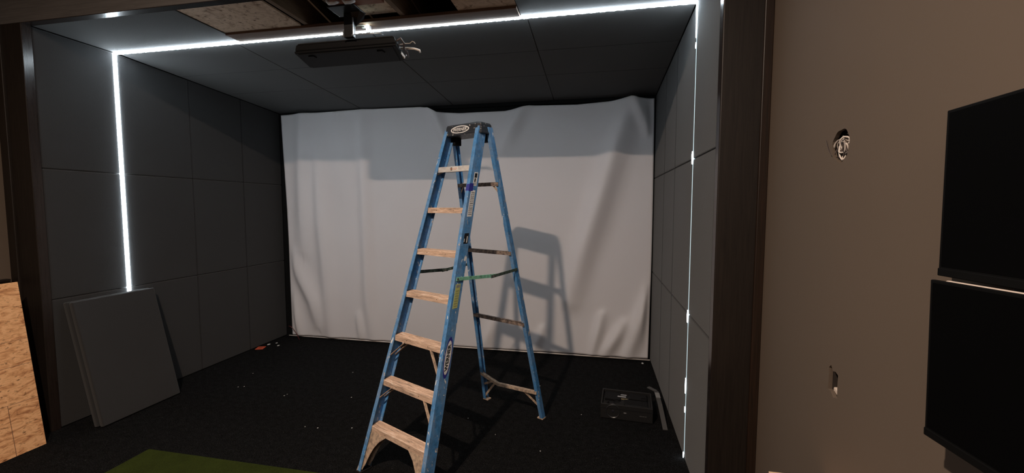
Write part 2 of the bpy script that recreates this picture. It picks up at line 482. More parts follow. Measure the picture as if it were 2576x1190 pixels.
# ------------------------------------------------------------------ open ceiling with joists
tag(MB().box(-2.12, -1.452, YJ, 2.86, H + .006, H + .018).obj('osb_board', 'osb_ceil'), 'large OSB ceiling board left of the projector mount', 'board', 'OSB boards on the open ceiling')
tag(MB().box(-.23, .176, YJ, 2.86, H + .006, H + .018).obj('osb_board', 'osb_ceil'), 'OSB ceiling board right of the open joist bays', 'board', 'OSB boards on the open ceiling')
jl = ['joist at the edge of the large OSB board', 'joist just left of the projector mount', 'joist just right of the projector mount', 'joist at the right open bay edge']
for x, la in zip((-1.43, -1.062, -.662, -.228), jl):
    tag(MB().box(x, x + .038, YJ, 4.9, H + .012, 3.355).obj('joist', 'joist', bevel=.002), 'rough lumber ' + la, 'joist', 'ceiling joists')
tag(MB().box(-1.02, -.664, YJ, 2.848, H + .03, H + .048).obj('plywood_panel', 'osb_ceil'), 'pale wood panel behind the projector mount', 'board')
tag(MB().box(-1.02, -.664, 2.52, 2.64, H - .004, H + .029).obj('mounting_board', 'redwood', bevel=.002), 'red-brown board the projector mount is screwed to', 'board')
tag(MB().box(-2.12, .176, 2.862, 3.0, H - .011, H + .010).obj('wooden_strip', 'strip_wood', bevel=.002), 'long brown wooden strip in front of the ceiling light strip', 'board')

# ------------------------------------------------------------------ LED strips
t = thing('led_strip', 'bright white LED strip running down the left padded wall', 'light strip', (XL, YL, .95))
MB().box(XL - .02, XL + .009, 3.0065, 3.0235, .95, H - .002).obj('light_strip', 'led', t, mtx=Matrix.Translation((-XL, -YL, -.95)))
t = thing('led_strip', 'bright white LED strip crossing the bay ceiling', 'light strip', (0, YL, H))
T0 = Matrix.Translation((0, -YL, -H))
MB().box(XL + .005, XR - .002, 3.002, 3.018, H - .016, H).obj('light_strip', 'led', t, mtx=T0)
MB().box(XL + .005, XR - .002, 3.018, 3.0285, H - .014, H).obj('light_strip', 'led_dash', t, mtx=T0)
MB().box(XL + .005, XR - .002, 2.9985, 3.0297, H, H + .012).obj('light_block', 'black_metal', t, mtx=T0)  # added hidden cover, keeps strip light from leaking up into the joist bays
t = thing('led_strip', 'thin pale blue light line in the right wall panel joint', 'light strip', (XR, YL + .002, 0))
T0 = Matrix.Translation((-XR, -YL - .002, 0))
MB().box(XR - .001, XR + .02, 3.0145, 3.0195, 0.03, H - .002).obj('light_strip', 'led_thin', t, mtx=T0)
for z0, z1, wd in ((2.04, 2.126, .024), (.965, 1.054, .020), (.465, .578, .015), (.33, .373, .012), (.004, .045, .020), (2.79, 2.83, .012)):
    mb = MB(); zm, zh = (z0 + z1) / 2, (z1 - z0) / 2
    mb.lathe((0, 0, 0), (0, 0, 1), [(zh * math.sin(q), max(.0005, wd / 2 * math.cos(q) ** .6)) for q in [math.pi * (k / 12 - .5) * .999 for k in range(13)]], 16)
    for v_ in mb.bm.verts:
        v_.co = Vector((XR - .0045 + v_.co.x * .30, 3.017 + v_.co.y, zm + v_.co.z))
    mb.obj('bright_gap', 'led_blob', t, smooth=True, mtx=T0)
mb = MB().tube([(0, 3.017, 2.86), (0, 3.017, 2.96), (0, 3.018, 3.05), (0, 3.018, 3.074)], .01, 10, [.003, .007, .009, .009])
for v_ in mb.bm.verts:
    v_.co.x = XR - .0045 + v_.co.x * .3
mb.obj('bright_gap', 'led', t, smooth=True, mtx=T0)

# ------------------------------------------------------------------ impact screen
top = [(-3.336, 2.945), (-2.237, 2.975), (-1.40, 2.968), (-1.30, 2.955), (-1.181, 2.893), (-.9, 2.872), (-.346, 2.874), (-.28, 2.884), (-.064, 2.922), (.482, 2.910), (.85, 2.930), (1.067, 2.955), (1.152, 2.934), (1.318, 2.938)]
folds = [  # polyline, amplitude, width, side softness
    ([(1.075, 2.95), (.86, 2.293), (.74, 1.848), (.55, 1.208), (.43, .691)], .050, .11),
    ([(1.11, 2.93), (1.263, 2.586)], .022, .06),
    ([(1.32, .83), (1.18, .355), (1.09, .05)], .030, .07),
    ([(1.04, .42), (.82, .03)], .026, .06),
    ([(.79, .50), (.69, .03)], .016, .05),
    ([(-3.02, 2.93), (-3.05, 1.9), (-3.06, 1.2)], .022, .10),
    ([(-2.80, 2.5), (-2.79, 1.555), (-2.69, .03)], .022, .09),
    ([(-2.52, 2.8), (-2.50, 2.0)], .008, .12),
    ([(-2.19, 2.90), (-2.17, 1.86), (-2.16, 1.15), (-2.15, .53), (-2.09, .03)], .018, .075),
    ([(-3.28, .60), (-3.16, .03)], .026, .05),
    ([(-3.25, 1.1), (-2.95, .5), (-2.88, .2)], .020, .08),
    ([(-2.30, .35), (-2.27, .03)], .010, .04),
    ([(-1.26, 2.95), (-1.12, 2.68), (-1.05, 2.5)], .020, .06),
    ([(-.13, 2.90), (-.30, 2.60), (-.36, 2.45)], .018, .07),
    ([(-.5, .35), (-.62, .03)], .010, .06), ([(.1, .3), (.0, .03)], .010, .05)]

def interp(pl, x):
    for (a, za), (b_, zb) in zip(pl, pl[1:]):
        if x <= b_:
            return za + (zb - za) * max(0, (x - a)) / (b_ - a)
    return pl[-1][1]

def fold(x, z):
    d = 0
    for pl, amp, wd in folds:
        best = 9; bs = 0; bt = 0; n_ = len(pl) - 1
        for i in range(n_):
            ax, az = pl[i]; bx, bz = pl[i + 1]
            ex, ez = bx - ax, bz - az; L2 = ex * ex + ez * ez
            tt = max(0, min(1, ((x - ax) * ex + (z - az) * ez) / L2))
            px, pz = ax + ex * tt, az + ez * tt
            dd = math.hypot(x - px, z - pz)
            if dd < best:
                best = dd; bt = (i + tt) / n_; bs = (x - px) * -ez + (z - pz) * ex
        s_ = best / wd * (1 if bs > 0 else -1)
        # crest followed by a steeper lee side
        prof = math.exp(-s_ * s_) if s_ < 0 else math.exp(-(s_ * 0.75) ** 2)
        d += (2.4 if amp > .024 else 3.4) * amp * prof * (0.35 + 0.65 * math.sin(math.pi * min(1, bt * .8 + .15)))
    return d

def screen():
    bm = bmesh.new(); NX, NZ = 300, 150
    g = []
    for i in range(NX + 1):
        u = i / NX; col = []
        for j in range(NZ + 1):
            q = j / NZ
            xl = -3.282 - .055 * q ** 1.2 + .01 * math.sin(q * 3.1)
            xr = 1.317 + .012 * math.sin(q * math.pi) + .004 * q
            x = xl + (xr - xl) * u
            xt = -3.336 + (1.318 + 3.336) * u
            z = 0.034 + (interp(top, xt) - .034) * q
            ef = min(1, (x - xl) / .12, (xr - x) / .09); ef = ef * ef * (3 - 2 * ef)
            y = 4.895 - fold(x, z) * ef + .006 * math.sin(x * 2.1) + .004 * math.sin(z * 3 + x)
            col.append(bm.verts.new((x, y, z)))
        g.append(col)
    for i in range(NX):
        for j in range(NZ):
            bm.faces.new([g[i][j], g[i + 1][j], g[i + 1][j + 1], g[i][j + 1]])
    me = bpy.data.meshes.new('cloth'); bm.to_mesh(me); bm.free()
    for p in me.polygons:
        p.use_smooth = True
    me.materials.append(M['cloth'])
    o = bpy.data.objects.new('cloth', me); C.objects.link(o)
    sm = o.modifiers.new('thick', 'SOLIDIFY'); sm.thickness = .0015; sm.offset = 1
    return o
ts = thing('impact_screen', 'large wrinkled white cloth screen filling the back wall', 'screen', (0, 0, 0))
so = screen(); so.parent = ts
MB().tube([(-3.335, 4.893, .020), (1.338, 4.893, .020)], .008, 10).obj('hem_rod', 'hem', ts, smooth=True)
MB().bar((XL + .03, 4.93, 2.96), (XR - .03, 4.93, 2.95), .02, .03).obj('top_rail', 'fabric_back', ts)
for k in range(9):
    x = -3.2 + k * .55
    MB().bar((x, 4.905, interp(top, x) - .02), (x, 4.93, 2.96), .012, .004).obj('tie', 'fabric_back', ts)
tag(MB().tube([(-3.262, 4.80, .178), (-3.23, 4.795, .175), (-3.19, 4.79, .15), (-3.14, 4.79, .088), (-3.098, 4.79, .004)], .0035, 8).obj('wire', 'redwire', smooth=True),
    'thin maroon wire curling in front of screen bottom left corner', 'wire')

# ------------------------------------------------------------------ stepladder
LX, LY, TH = -0.2051, 3.0008, -0.4386
HL = 2.3488; AF = math.tan(.2956); AR = math.tan(.2222); OF, OR = .0647, .0447
W0, W1, R0, R1 = .2752, .1336, .2966, .1589
lad = thing('stepladder', 'blue fibreglass stepladder with dusty tan steps standing open on black carpet', 'ladder', (LX, LY, 0), TH)
fv = lambda t, dv=0: -OF - (HL - t) * AF + dv
rv = lambda t, dv=0: OR + (HL - t) * AR + dv
wt = lambda t: W0 + (W1 - W0) * t / HL
rt = lambda t: R0 + (R1 - R0) * t / HL
TT = HL - .03

def rail(side, front):
    t0 = 0.012
    if front:
        ins, out, d, th = 0, .030, .084, .0045
    else:
        ins, out, d, th = -.006, .024, .044, .004
    def ring(t):
        f = wt(t) if front else rt(t)
        v0 = fv(t) if front else rv(t)
        if front:
            pr = [(ins, 0), (out, 0), (out, d), (ins, d), (ins, d - th), (out - th, d - th), (out - th, th), (ins, th)]
        else:
            pr = [(ins, d), (out, d), (out, 0), (ins, 0), (ins, th), (out - th, th), (out - th, d - th), (ins, d - th)]
            pr = [(a, b_ - d) for a, b_ in pr]
        return [(side * (f + a), v0 + b_, t) for a, b_ in pr]
    mb = MB(); N_ = 1
    mb.hexa(ring(t0), ring(TT))
    o = mb.obj('front_rail' if front else 'rear_rail', 'blue', lad)
    return o
fr = {s: rail(s, True) for s in (-1, 1)}
rr = {s: rail(s, False) for s in (-1, 1)}

DZ = .3048 * math.cos(.2956)
steps = []
for k in range(1, 8):
    t = k * DZ; w_ = wt(t) + .024
    mb = MB()
    D = .082; hgt = .038
    # ribbed tread: profile in (v, t), extruded across
    prof = [(.001, -hgt), (.001, -.002), (.004, 0)]
    nr = 5
    for i in range(nr):
        v0 = .006 + i * (D - .012) / nr; v1 = v0 + (D - .012) / nr
        prof += [(v0 + .0015, .0), (v1 - .0045, .0), (v1 - .0035, -.0045), (v1 - .0005, -.0045)]
    prof += [(D - .002, 0), (D, -.002), (D, -hgt + .006), (D - .003, -hgt + .006), (D - .003, -.006), (.004, -.006), (.004, -hgt)]
    mb.hexa([(-w_, fv(t) + a, t + b_) for a, b_ in prof], [(w_, fv(t) + a, t + b_) for a, b_ in prof])
    st = mb.obj('step', 'alu' if k == 7 else 'step', lad)
    if k == 7:
        st['label'] = 'top step, bare aluminium with a small sticker'
        MB().box(-.035, .045, fv(t) - .0004, fv(t) + .001, t - .030, t - .005).obj('sticker', 'white_ink', st)
        MB().box(-.030, -.012, fv(t) - .0008, fv(t), t - .028, t - .008).obj('printed_mark', 'black_ink', st)
        MB().lathe((-.021, fv(t) - .0012, t - .018), (0, 1, 0), [(0, .006), (.0006, .006)], 12).obj('printed_mark', 'orange_ink', st)
        for zz, xx in ((-.012, .034), (-.018, .038), (-.024, .026)):
            MB().box(-.007, xx, fv(t) - .0008, fv(t), t + zz - .0016, t + zz + .0008).obj('printed_line', 'orange_ink', st)
    else:
        for xx in (-.35, .35):
            MB().lathe((xx * w_ * 1.2, fv(t) - .0005, t - .018), (0, 1, 0), [(0, .003), (.001, .003)], 10).obj('rivet', 'rivet', st)
    # rivets on the flange beside the step
    for s in (-1, 1):
        MB().lathe((s * (wt(t) + .014), fv(t) - .002, t - .016), (0, 1, 0), [(0, .002), (.0008, .0045), (.003, .0045)], 12).obj('rivet', 'rivet', fr[s])
    # knee braces
    if k in (2, 3, 7):
        L_ = {1: .105, 2: .115, 3: .13, 7: .045}[k]
        for s in (-1, 1):
            for dv in ((.012, .068) if k != 7 else (.030,)):
                tb = t - (L_ * 1.15 if s < 0 or k == 7 else L_ * 1.45)
                p = (s * (wt(t) - L_ * .82), fv(t) + dv, t - .026)
                q = (s * (wt(tb) + .022), fv(tb) + dv, tb)
                MB().bar(p, q, .004, .020, (0, 1, 0)).obj('knee_brace', 'brace', lad, bevel=.001)
# foot gussets and feet
for s in (-1, 1):
    t1 = DZ - .034
    a = [(s * (wt(t1) - .150), t1), (s * (wt(t1) + .024), t1), (s * (wt(.02) + .024), .02), (s * (wt(.02) - .004), .02), (s * (wt(.06) - .022), .06),
         (s * (wt(.12) - .040), .12), (s * (wt(.17) - .062), .17), (s * (wt(.215) - .096), .215)]
    for v0 in (.010, .066):
        MB().hexa([(x, fv(z) + v0, z) for x, z in a], [(x, fv(z) + v0 + .003, z) for x, z in a]).obj('foot_gusset', 'brace', lad)
    mb = MB()
    u0, u1 = sorted((s * (wt(0) - .012), s * (wt(0) + .034)))
    mb.box(u0, u1, fv(0) - .004, fv(0) + .090, 0.0, .012)
    fo = mb.obj('foot', 'dark_plastic', lad, bevel=.003)
    MB().hexa([(s * (wt(0) + .033), fv(0) - .002, .010), (s * (wt(0) + .033), fv(0) + .088, .010), (s * (wt(.05) + .033), fv(.05) + .08, .05), (s * (wt(.05) + .033), fv(.05) + .004, .05)],
              [(s * (wt(0) + .029), fv(0) - .002, .010), (s * (wt(0) + .029), fv(0) + .088, .010), (s * (wt(.05) + .029), fv(.05) + .08, .05), (s * (wt(.05) + .029), fv(.05) + .004, .05)]
              ).obj('shoe_plate', 'blue' if s > 0 else 'brace', fo)
    u0, u1 = sorted((s * (rt(0) - .03), s * (rt(0) + .026)))
    MB().box(u0, u1, rv(0) - .046, rv(0) + .004, 0, .012).obj('foot', 'brace', lad, bevel=.003)
# rear braces
for t in (1.935, 1.418, .847):
    w_ = rt(t) + .018
    mb = MB(); v0 = rv(t)
    mb.box(-w_, w_, v0 - .046, v0 - .043, t - .028, t)
    mb.box(-w_, w_, v0 - .046, v0 - .020, t - .003, t)
    ob = mb.obj('rear_rung', 'dark_brace', lad)
for s in (-1, 1):
    t = 1.935
    MB().bar((s * (rt(t) - .045), rv(t) - .040, t - .01), (s * (rt(t - .07) + .004), rv(t - .07) - .040, t - .075), .012, .003, (0, 1, 0)).obj('knee_brace', 'brace', lad)
# bent bottom rung
mb = MB(); pts = [(-rt(.28) - .015, .282), (-.115, .222), (rt(.25) + .015, .256)]
for (ua, ta), (ub, tb) in zip(pts, pts[1:]):
    va, vb = rv(ta), rv(tb)
    mb.hexa([(ua, va - .050, ta), (ua, va - .022, ta), (ua, va - .022, ta - .004), (ua, va - .046, ta - .004), (ua, va - .046, ta - .024), (ua, va - .050, ta - .024)],
            [(ub, vb - .050, tb), (ub, vb - .022, tb), (ub, vb - .022, tb - .004), (ub, vb - .046, tb - .004), (ub, vb - .046, tb - .024), (ub, vb - .050, tb - .024)])
br = mb.obj('rear_rung', 'brace', lad); br['label'] = 'bottom rear rung, bent downwards'
for (ua, ta, ub, tb) in ((-.15, .232, -rt(.16) + .004, .165), (-.14, .222, -rt(.03) - .0, .045), (.16, .225, rt(.13) + .002, .125)):
    MB().bar((ua, rv(ta) - .040, ta), (ub, rv(tb) - .036, tb), .018, .003, (0, 1, 0)).obj('knee_brace', 'brace', lad)
# spreaders
for s in (-1, 1):
    ta, tb = 1.29, 1.28
    pa = Vector((s * (wt(ta) + .034), fv(ta) + .02, ta)); pb = Vector((s * (rt(tb) + .028), rv(tb) - .02, tb))
    frac = .56
    pj = pa.lerp(pb, frac) + Vector((0, 0, -.022))
    sp_ = MB()
    sp_.bar(pa + Vector((0, -.01, 0)), pj + Vector((0, .03, .002)), .004, .024, (0, 0, 1))
    o1 = sp_.obj('spreader_bar', 'spread_green' if s > 0 else 'spread_dark', lad, bevel=.001)
    if s > 0:
        o1['label'] = 'teal front half of the right spreader'
    MB().bar(pj + Vector((s * .004, -.03, 0)), pb, .004, .022, (0, 0, 1)).obj('spreader_bar', 'spread_dark', lad, bevel=.001)
    MB().lathe(pj - Vector((s * .004, 0, 0)), (s, 0, 0), [(0, .008), (.012, .008)], 14).obj('rivet', 'rivet', o1)
    MB().lathe(pa - Vector((s * .004, 0, 0)), (s, 0, 0), [(0, .007), (.010, .007)], 14).obj('rivet', 'rivet', o1)
# cap
cb, ct = HL - .078, HL
def ring_cap(z, uu, v_, c=.02):
    return [(-uu + c, -v_, z), (uu - c, -v_, z), (uu, -v_ + c, z), (uu, v_ - c, z), (uu - c, v_, z), (-uu + c, v_, z), (-uu, v_ - c, z), (-uu, -v_ + c, z)]
mb = MB(); bm = mb.bm
levels = [(cb, .181, .084), (cb + .012, .180, .083), (cb + .014, .177, .080), (ct - .012, .170, .074), (ct, .164, .068)]
rings = [[bm.verts.new(p) for p in ring_cap(z, a, b_)] for z, a, b_ in levels]
for p, q in zip(rings, rings[1:]):
    for k in range(8):
        bm.faces.new([p[k], p[(k + 1) % 8], q[(k + 1) % 8], q[k]])
# recessed tool tray on top
ins = [[bm.verts.new(p) for p in ring_cap(z, a, b_, .012)] for z, a, b_ in ((ct, .150, .056), (ct - .010, .147, .053))]
for p, q in zip([rings[-1]] + ins, ins):
    for k in range(8):
        bm.faces.new([p[k], p[(k + 1) % 8], q[(k + 1) % 8], q[k]])
bm.faces.new(ins[-1]); bm.faces.new(rings[0][::-1])
cap = mb.obj('cap', 'cap', lad)
MB().box(-.06, .06, -.03, .03, ct - .010, ct - .004).obj('tray_rib', 'cap', cap, bevel=.003)
for s in (-1, 1):
    mb = MB()
    u0, u1 = sorted((s * .118, s * .160))
    mb.box(u0, u1, -.02, .05, cb - .055, cb + .002)
    mb.obj('hinge_bracket', 'black_plastic', cap, bevel=.004)
# cap emblem: white oval ring and lettering on the sloped front face
v_at = lambda z: -(.080 + (.074 - .080) * (z - cb - .014) / (ct - .012 - cb - .014)) - .0008
zc0 = cb + .039
def oval(uc, a, b_, k=40, th=0):
    return [(uc + a * math.cos(i * 2 * math.pi / k + th), b_ * math.sin(i * 2 * math.pi / k + th)) for i in range(k)]
mb = MB(); bm = mb.bm
for (a1, b1, a2, b2, off) in ((.090, .0275, .078, .0205, 0),):
    o_ = [bm.verts.new((x, v_at(zc0 + z) - .0006, zc0 + z)) for x, z in oval(-.012, a1, b1)]
    i_ = [bm.verts.new((x, v_at(zc0 + z) - .0006, zc0 + z)) for x, z in oval(-.012, a2, b2)]
    for k in range(40):
        bm.faces.new([o_[k], o_[(k + 1) % 40], i_[(k + 1) % 40], i_[k]])
mb.obj('emblem_ring', 'white_ink', cap)
me = text_mesh('WERNER', .034)
for v_ in me.vertices:
    x, y, z = v_.co
    zz = zc0 + y * .95
    v_.co = (-.012 + x * .98 + y * .25, v_at(zz) - .0006 - z, zz)
me.materials.clear(); me.materials.append(M['white_ink'])
to = bpy.data.objects.new('lettering', me); C.objects.link(to); to.parent = cap
# stickers on the right rail's outer web: (v across, t up)
def WB(v_, t, off=.0006):
    return (wt(t) + .030 + off, fv(t) + v_, t)
def sticker(name, v0, v1, t0, t1, mat, off=.0006, parent=None, skew=0):
    mb = MB()
    q = [(v0, t0), (v1, t0 + skew), (v1, t1 + skew), (v0, t1)]
    mb.hexa([WB(a, b_, 0) for a, b_ in q], [WB(a, b_, off) for a, b_ in q])
    return mb.obj(name, mat, parent or fr[1])
s1 = sticker('sticker', .030, .068, 1.898, 1.992, 'white_ink')
sticker('printed_mark', .036, .060, 1.955, 1.985, 'black_ink', .001, s1)
sticker('printed_mark', .040, .052, 1.925, 1.950, 'black_ink', .001, s1)
for k in range(5):
    sticker('printed_line', .034 + .006 * k, .037 + .006 * k, 1.903, 1.922, 'label_grey', .001, s1)
tp = sticker('tape', -.002, .038, 1.862, 1.915, 'indigo', .001); tp['label'] = 'indigo tape wrapped on the rail'
MB().hexa([(wt(1.865) - .002, fv(1.865) - .001, 1.865), (wt(1.865) + .031, fv(1.865) - .001, 1.865), (wt(1.91) + .031, fv(1.91) - .001, 1.91), (wt(1.91) + .006, fv(1.91) - .001, 1.91)],
          [(wt(1.865) - .002, fv(1.865), 1.865), (wt(1.865) + .031, fv(1.865), 1.865), (wt(1.91) + .031, fv(1.91), 1.91), (wt(1.91) + .006, fv(1.91), 1.91)]).obj('tape', 'indigo', fr[1])
s2 = sticker('sticker', .022, .066, 1.690, 1.868, 'white_ink')
for k in range(13):
    z = 1.702 + k * .0122
    sticker('printed_line', .028, .040 if k % 3 else .058, z, z + .006, 'label_grey', .001, s2)
    sticker('printed_line', .044, .061, z, z + .0045, 'label_grey', .001, s2)
s3 = sticker('sticker', .026, .068, 1.512, 1.580, 'black_ink', .0006)
sticker('printed_line', .052, .060, 1.518, 1.560, 'white_ink', .001, s3)
sticker('printed_line', .028, .034, 1.524, 1.545, 'white_ink', .001, s3)
s4 = sticker('sticker', .018, .062, 1.106, 1.256, 'yellow_label')
for k in range(7):
    z = 1.116 + k * .0155
    sticker('printed_line', .024, .055, z, z + .009, 'yellow_dark', .001, s4)
sticker('printed_line', .024, .055, 1.234, 1.250, 'label_grey', .001, s4)
# side emblem
tc, vc = .812, .046
def webpoly(pts, mat, off, name, parent):
    mb = MB(); mb.poly([WB(vc + b_, tc + a, off) for a, b_ in pts]); return mb.obj(name, mat, parent)
em = webpoly(oval(0, .122, .032), 'indigo', .0006, 'emblem', fr[1])
webpoly(oval(0, .100, .0265), 'white_ink', .0010, 'emblem_field', em)
me = text_mesh('WERNER', .037)
for v_ in me.vertices:
    x, y, z = v_.co
    v_.co = WB(vc - y * 1.0, tc + x * 1.03, .0014 + z)
me.materials.clear(); me.materials.append(M['black_ink'])
to = bpy.data.objects.new('lettering', me); C.objects.link(to); to.parent = em

# ------------------------------------------------------------------ ceiling projector
PC = Vector((-1.071, 2.884, 2.851))
pj = thing('ceiling_projector', 'wide black projector hanging under the ceiling light strip', 'projector', PC)
TP = Matrix.Translation(-PC)
bl, brr, fl, frr = (-1.517, 3.036), (-.711, 3.018), (-1.422, 2.743), (-.636, 2.739)
def quadbox(z0, z1, e0, e1):
    sc = lambda p, e: tuple(Vector((PC.x, PC.y)) + (Vector(p) - Vector((PC.x, PC.y))) * e)
    q = [fl, frr, brr, bl]
    return [(*sc(p, e0), z0) for p in q], [(*sc(p, e1), z1) for p in q]
MB().hexa(*quadbox(2.851, 2.868, 1.0, 1.012)).obj('lower_tray', 'black_plastic', pj, bevel=.005, mtx=TP)
MB().hexa(*quadbox(2.869, 2.915, 1.0, .975)).obj('body', 'black_plastic', pj, bevel=.008, mtx=TP)
MB().hexa(*quadbox(2.915, 2.925, .96, .93)).obj('top_cover', 'dark_plastic', pj, bevel=.005, mtx=TP)
MB().hexa(*quadbox(2.845, 2.852, .93, .94)).obj('bottom_plate', 'black_plastic', pj, mtx=TP)
MB().box(-1.34, -1.30, 2.78, 2.82, 2.838, 2.847).obj('foot', 'black_plastic', pj, mtx=TP)
MB().box(-.80, -.76, 2.78, 2.82, 2.838, 2.847).obj('foot', 'black_plastic', pj, mtx=TP)
MB().hexa([(-.690, 2.90, 2.856), (-.676, 2.90, 2.856), (-.694, 3.00, 2.856), (-.708, 3.00, 2.856)],
          [(-.690, 2.90, 2.872), (-.672, 2.90, 2.872), (-.690, 3.00, 2.872), (-.708, 3.00, 2.872)]).obj('side_label', 'housing', pj, mtx=TP)
for k in range(5):
    MB().box(-.668 - .0125 * k, -.640 - .0125 * k, 2.76 + .046 * k, 2.785 + .046 * k, 2.876, 2.892).obj('socket', 'bright_metal' if k == 2 else 'black_metal', pj, mtx=TP)
# mount
MC = Vector((-.965, 2.72, 2.918))
mo = thing('projector_mount', 'black metal ceiling mount holding the projector', 'bracket', MC)
TM = Matrix.Translation(-MC)
MB().box(-1.06, -.86, 2.60, 2.75, 3.078, 3.0885).obj('ceiling_plate', 'black_metal', mo, bevel=.003, mtx=TM)
MB().box(-1.000, -.932, 2.700, 2.735, 2.918, 3.078).obj('column', 'black_metal', mo, bevel=.003, mtx=TM)
MB().box(-.9315, -.927, 2.694, 2.704, 2.92, 3.045).obj('edge_plate', 'bright_metal', mo, mtx=TM)
MB().box(-1.0045, -1.0005, 2.694, 2.704, 2.92, 2.965).obj('edge_plate', 'bright_metal', mo, mtx=TM)
for x in (-1.006, -.930):
    MB().lathe((x, 2.685, 2.924), (0, 1, 0), [(0, .003), (.004, .0055), (.015, .0055)], 12).obj('bolt', 'bright_metal', mo, mtx=TM)
MB().hexa([(-.935, 2.68, 3.078), (-.87, 2.68, 3.078), (-.845, 2.71, 3.070), (-.87, 2.74, 3.052), (-.935, 2.74, 3.05)],
          [(-.935, 2.68, 3.072), (-.87, 2.68, 3.072), (-.845, 2.71, 3.064), (-.87, 2.74, 3.044), (-.935, 2.74, 3.00)]).obj('tilt_bracket', 'black_metal', mo, mtx=TM)
MB().tube([(-.928, 2.70, 2.932), (-.83, 2.715, 2.935), (-.745, 2.725, 2.937), (-.728, 2.74, 2.928)], .003, 8).obj('tilt_rod', 'bright_metal', mo, smooth=True, mtx=TM)
for x, y in ((-1.01, 2.535), (-.90, 2.545)):
    tag(MB().tube([(x, y, 3.085), (x + .02, y - .01, 3.062), (x + .05, y, 3.066), (x + .06, y + .03, 3.0885)], .010, 10).obj('cable_clip', 'white_plastic', smooth=True),
        'white cable clip on the board beside the mount, %s one' % ('left' if x < -.95 else 'right'), 'cable clip', 'white cable clips')
# cables at the projector's right side
cb_ = [('white cable with a hooked plug sticking out of the projector side', 'cable_white', .008, [(-.66, 2.86, 2.878), (-.615, 2.87, 2.879), (-.565, 2.88, 2.876), (-.530, 2.89, 2.866), (-.530, 2.90, 2.853)]),
       ('thin grey cable curling above the hooked white cable', 'cable_grey', .0035, [(-.655, 2.81, 2.882), (-.605, 2.82, 2.892), (-.575, 2.83, 2.894), (-.557, 2.83, 2.907), (-.543, 2.83, 2.900), (-.535, 2.83, 2.889)]),
       ('tangled dark cable against the projector side', 'cable_dark', .0075, [(-.665, 2.78, 2.890), (-.620, 2.78, 2.914), (-.605, 2.80, 2.885), (-.620, 2.83, 2.862), (-.625, 2.89, 2.860), (-.64, 2.94, 2.846), (-.665, 2.96, 2.862)])]
for la, mt_, r_, pts in cb_:
    tag(MB().tube(pts, r_, 8).obj('cable', mt_, smooth=True), la, 'cable')
# power adapter by the LED strip
ad = thing('power_adapter', 'white LED connector lit up just above the ceiling light strip', 'connector', (-.93, 2.955, H))
TA = Matrix.Translation((.93, -2.955, -H))
MB().box(-.955, -.928, 2.915, 2.94, 3.030, 3.086).obj('plug', 'white_plastic', ad, bevel=.003, mtx=TA)
MB().box(-.951, -.932, 2.905, 2.916, 3.036, 3.078).obj('lit_end', 'lit_end', ad, bevel=.003, mtx=TA)
MB().box(-.990, -.962, 2.905, 2.93, 3.066, 3.087).obj('clip', 'white_plastic', ad, bevel=.002, mtx=TA)
MB().tube([(-.940, 2.927, 3.075), (-.965, 2.90, 3.080), (-1.01, 2.88, 3.070), (-1.06, 2.86, 3.08)], .004, 8).obj('lead', 'white_plastic', ad, smooth=True, mtx=TA)

# ------------------------------------------------------------------ projector on the floor
fp = thing('floor_projector', 'black open-topped projector lying on the carpet by the right wall', 'projector', (.985, 3.465, 0), -.07)
Wp, Dp, Hp = .207, .305, .128
mb = MB()
for a in ((-Wp, Wp, .0, .012, .006, Hp), (-Wp, Wp, Dp - .012, Dp, .006, Hp), (-Wp, -Wp + .012, .012, Dp - .012, .006, Hp), (Wp - .012, Wp, .012, Dp - .012, .006, Hp), (-Wp, Wp, 0, Dp, .004, .014)):
    mb.box(*a)
body = mb.obj('body', 'dark_plastic', fp, bevel=.003)
MB().box(-.01, Wp - .01, .014, .018, Hp - .012, Hp + .002).obj('front_edge', 'black_metal', fp)
MB().box(-Wp + .01, Wp - .01, .02, Dp - .02, .085, .096).obj('chassis', 'dark_plastic', fp)
MB().box(-.02, .17, .03, .13, .096, .126).obj('optical_cover', 'black_plastic', fp, bevel=.006)
MB().box(-.18, -.05, .14, .28, .096, .116).obj('power_unit', 'black_plastic', fp, bevel=.004)
MB().box(.02, .17, .17, .28, .096, .121).obj('fan_housing', 'black_plastic', fp, bevel=.006)
for a, mt_ in (((-.075, -.005, .17, .186, .120, .125), 'bright_metal'), ((-.05, .0, .205, .218, .122, .126), 'bright_metal'), ((-.045, .008, .130, .147, .118, .124), 'pcb')):
    MB().box(*a).obj('connector', mt_, fp)
for x in (-.15, -.10, .14):
    MB().lathe((x, .06, .078), (0, 0, 1), [(0, .012), (.04, .010)], 12).obj('screw_post', 'black_plastic', fp)
for i, pts in enumerate(([(-.15, .06, .118), (-.12, .09, .135), (-.06, .07, .125)], [(.15, .1, .115), (.165, .16, .14), (.12, .2, .12)])):
    MB().tube(pts, .003, 6).obj('wire', 'black_plastic', fp)
ln = MB().lathe((-.107, .012, .070), (0, -1, 0), [(-.01, .058), (.012, .058), (.016, .054), (.010, .046), (-.002, .030), (-.004, .018)], 36).obj('lens_barrel', 'lens_ring', fp, smooth=False)
MB().lathe((-.107, .010, .070), (0, -1, 0), [(0, .022), (.004, .020), (.010, .012), (.012, .003)], 28).obj('lens', 'glass', ln, smooth=True)
mb = MB(); prev = None
MB().box(-.022, .0, -.001, .002, .064, .071).obj('front_label', 'slat_end', fp)
for k, wd in enumerate((.008, .006, .008, .006, .008)):
    MB().box(.105 + k * .011, .105 + k * .011 + wd, -.0008, .001, .052, .060).obj('printed_mark', 'grey_slat', fp)
MB().box(-Wp - .001, Wp + .001, -.002, .006, .092, .096).obj('seam_ridge', 'black_metal', fp)

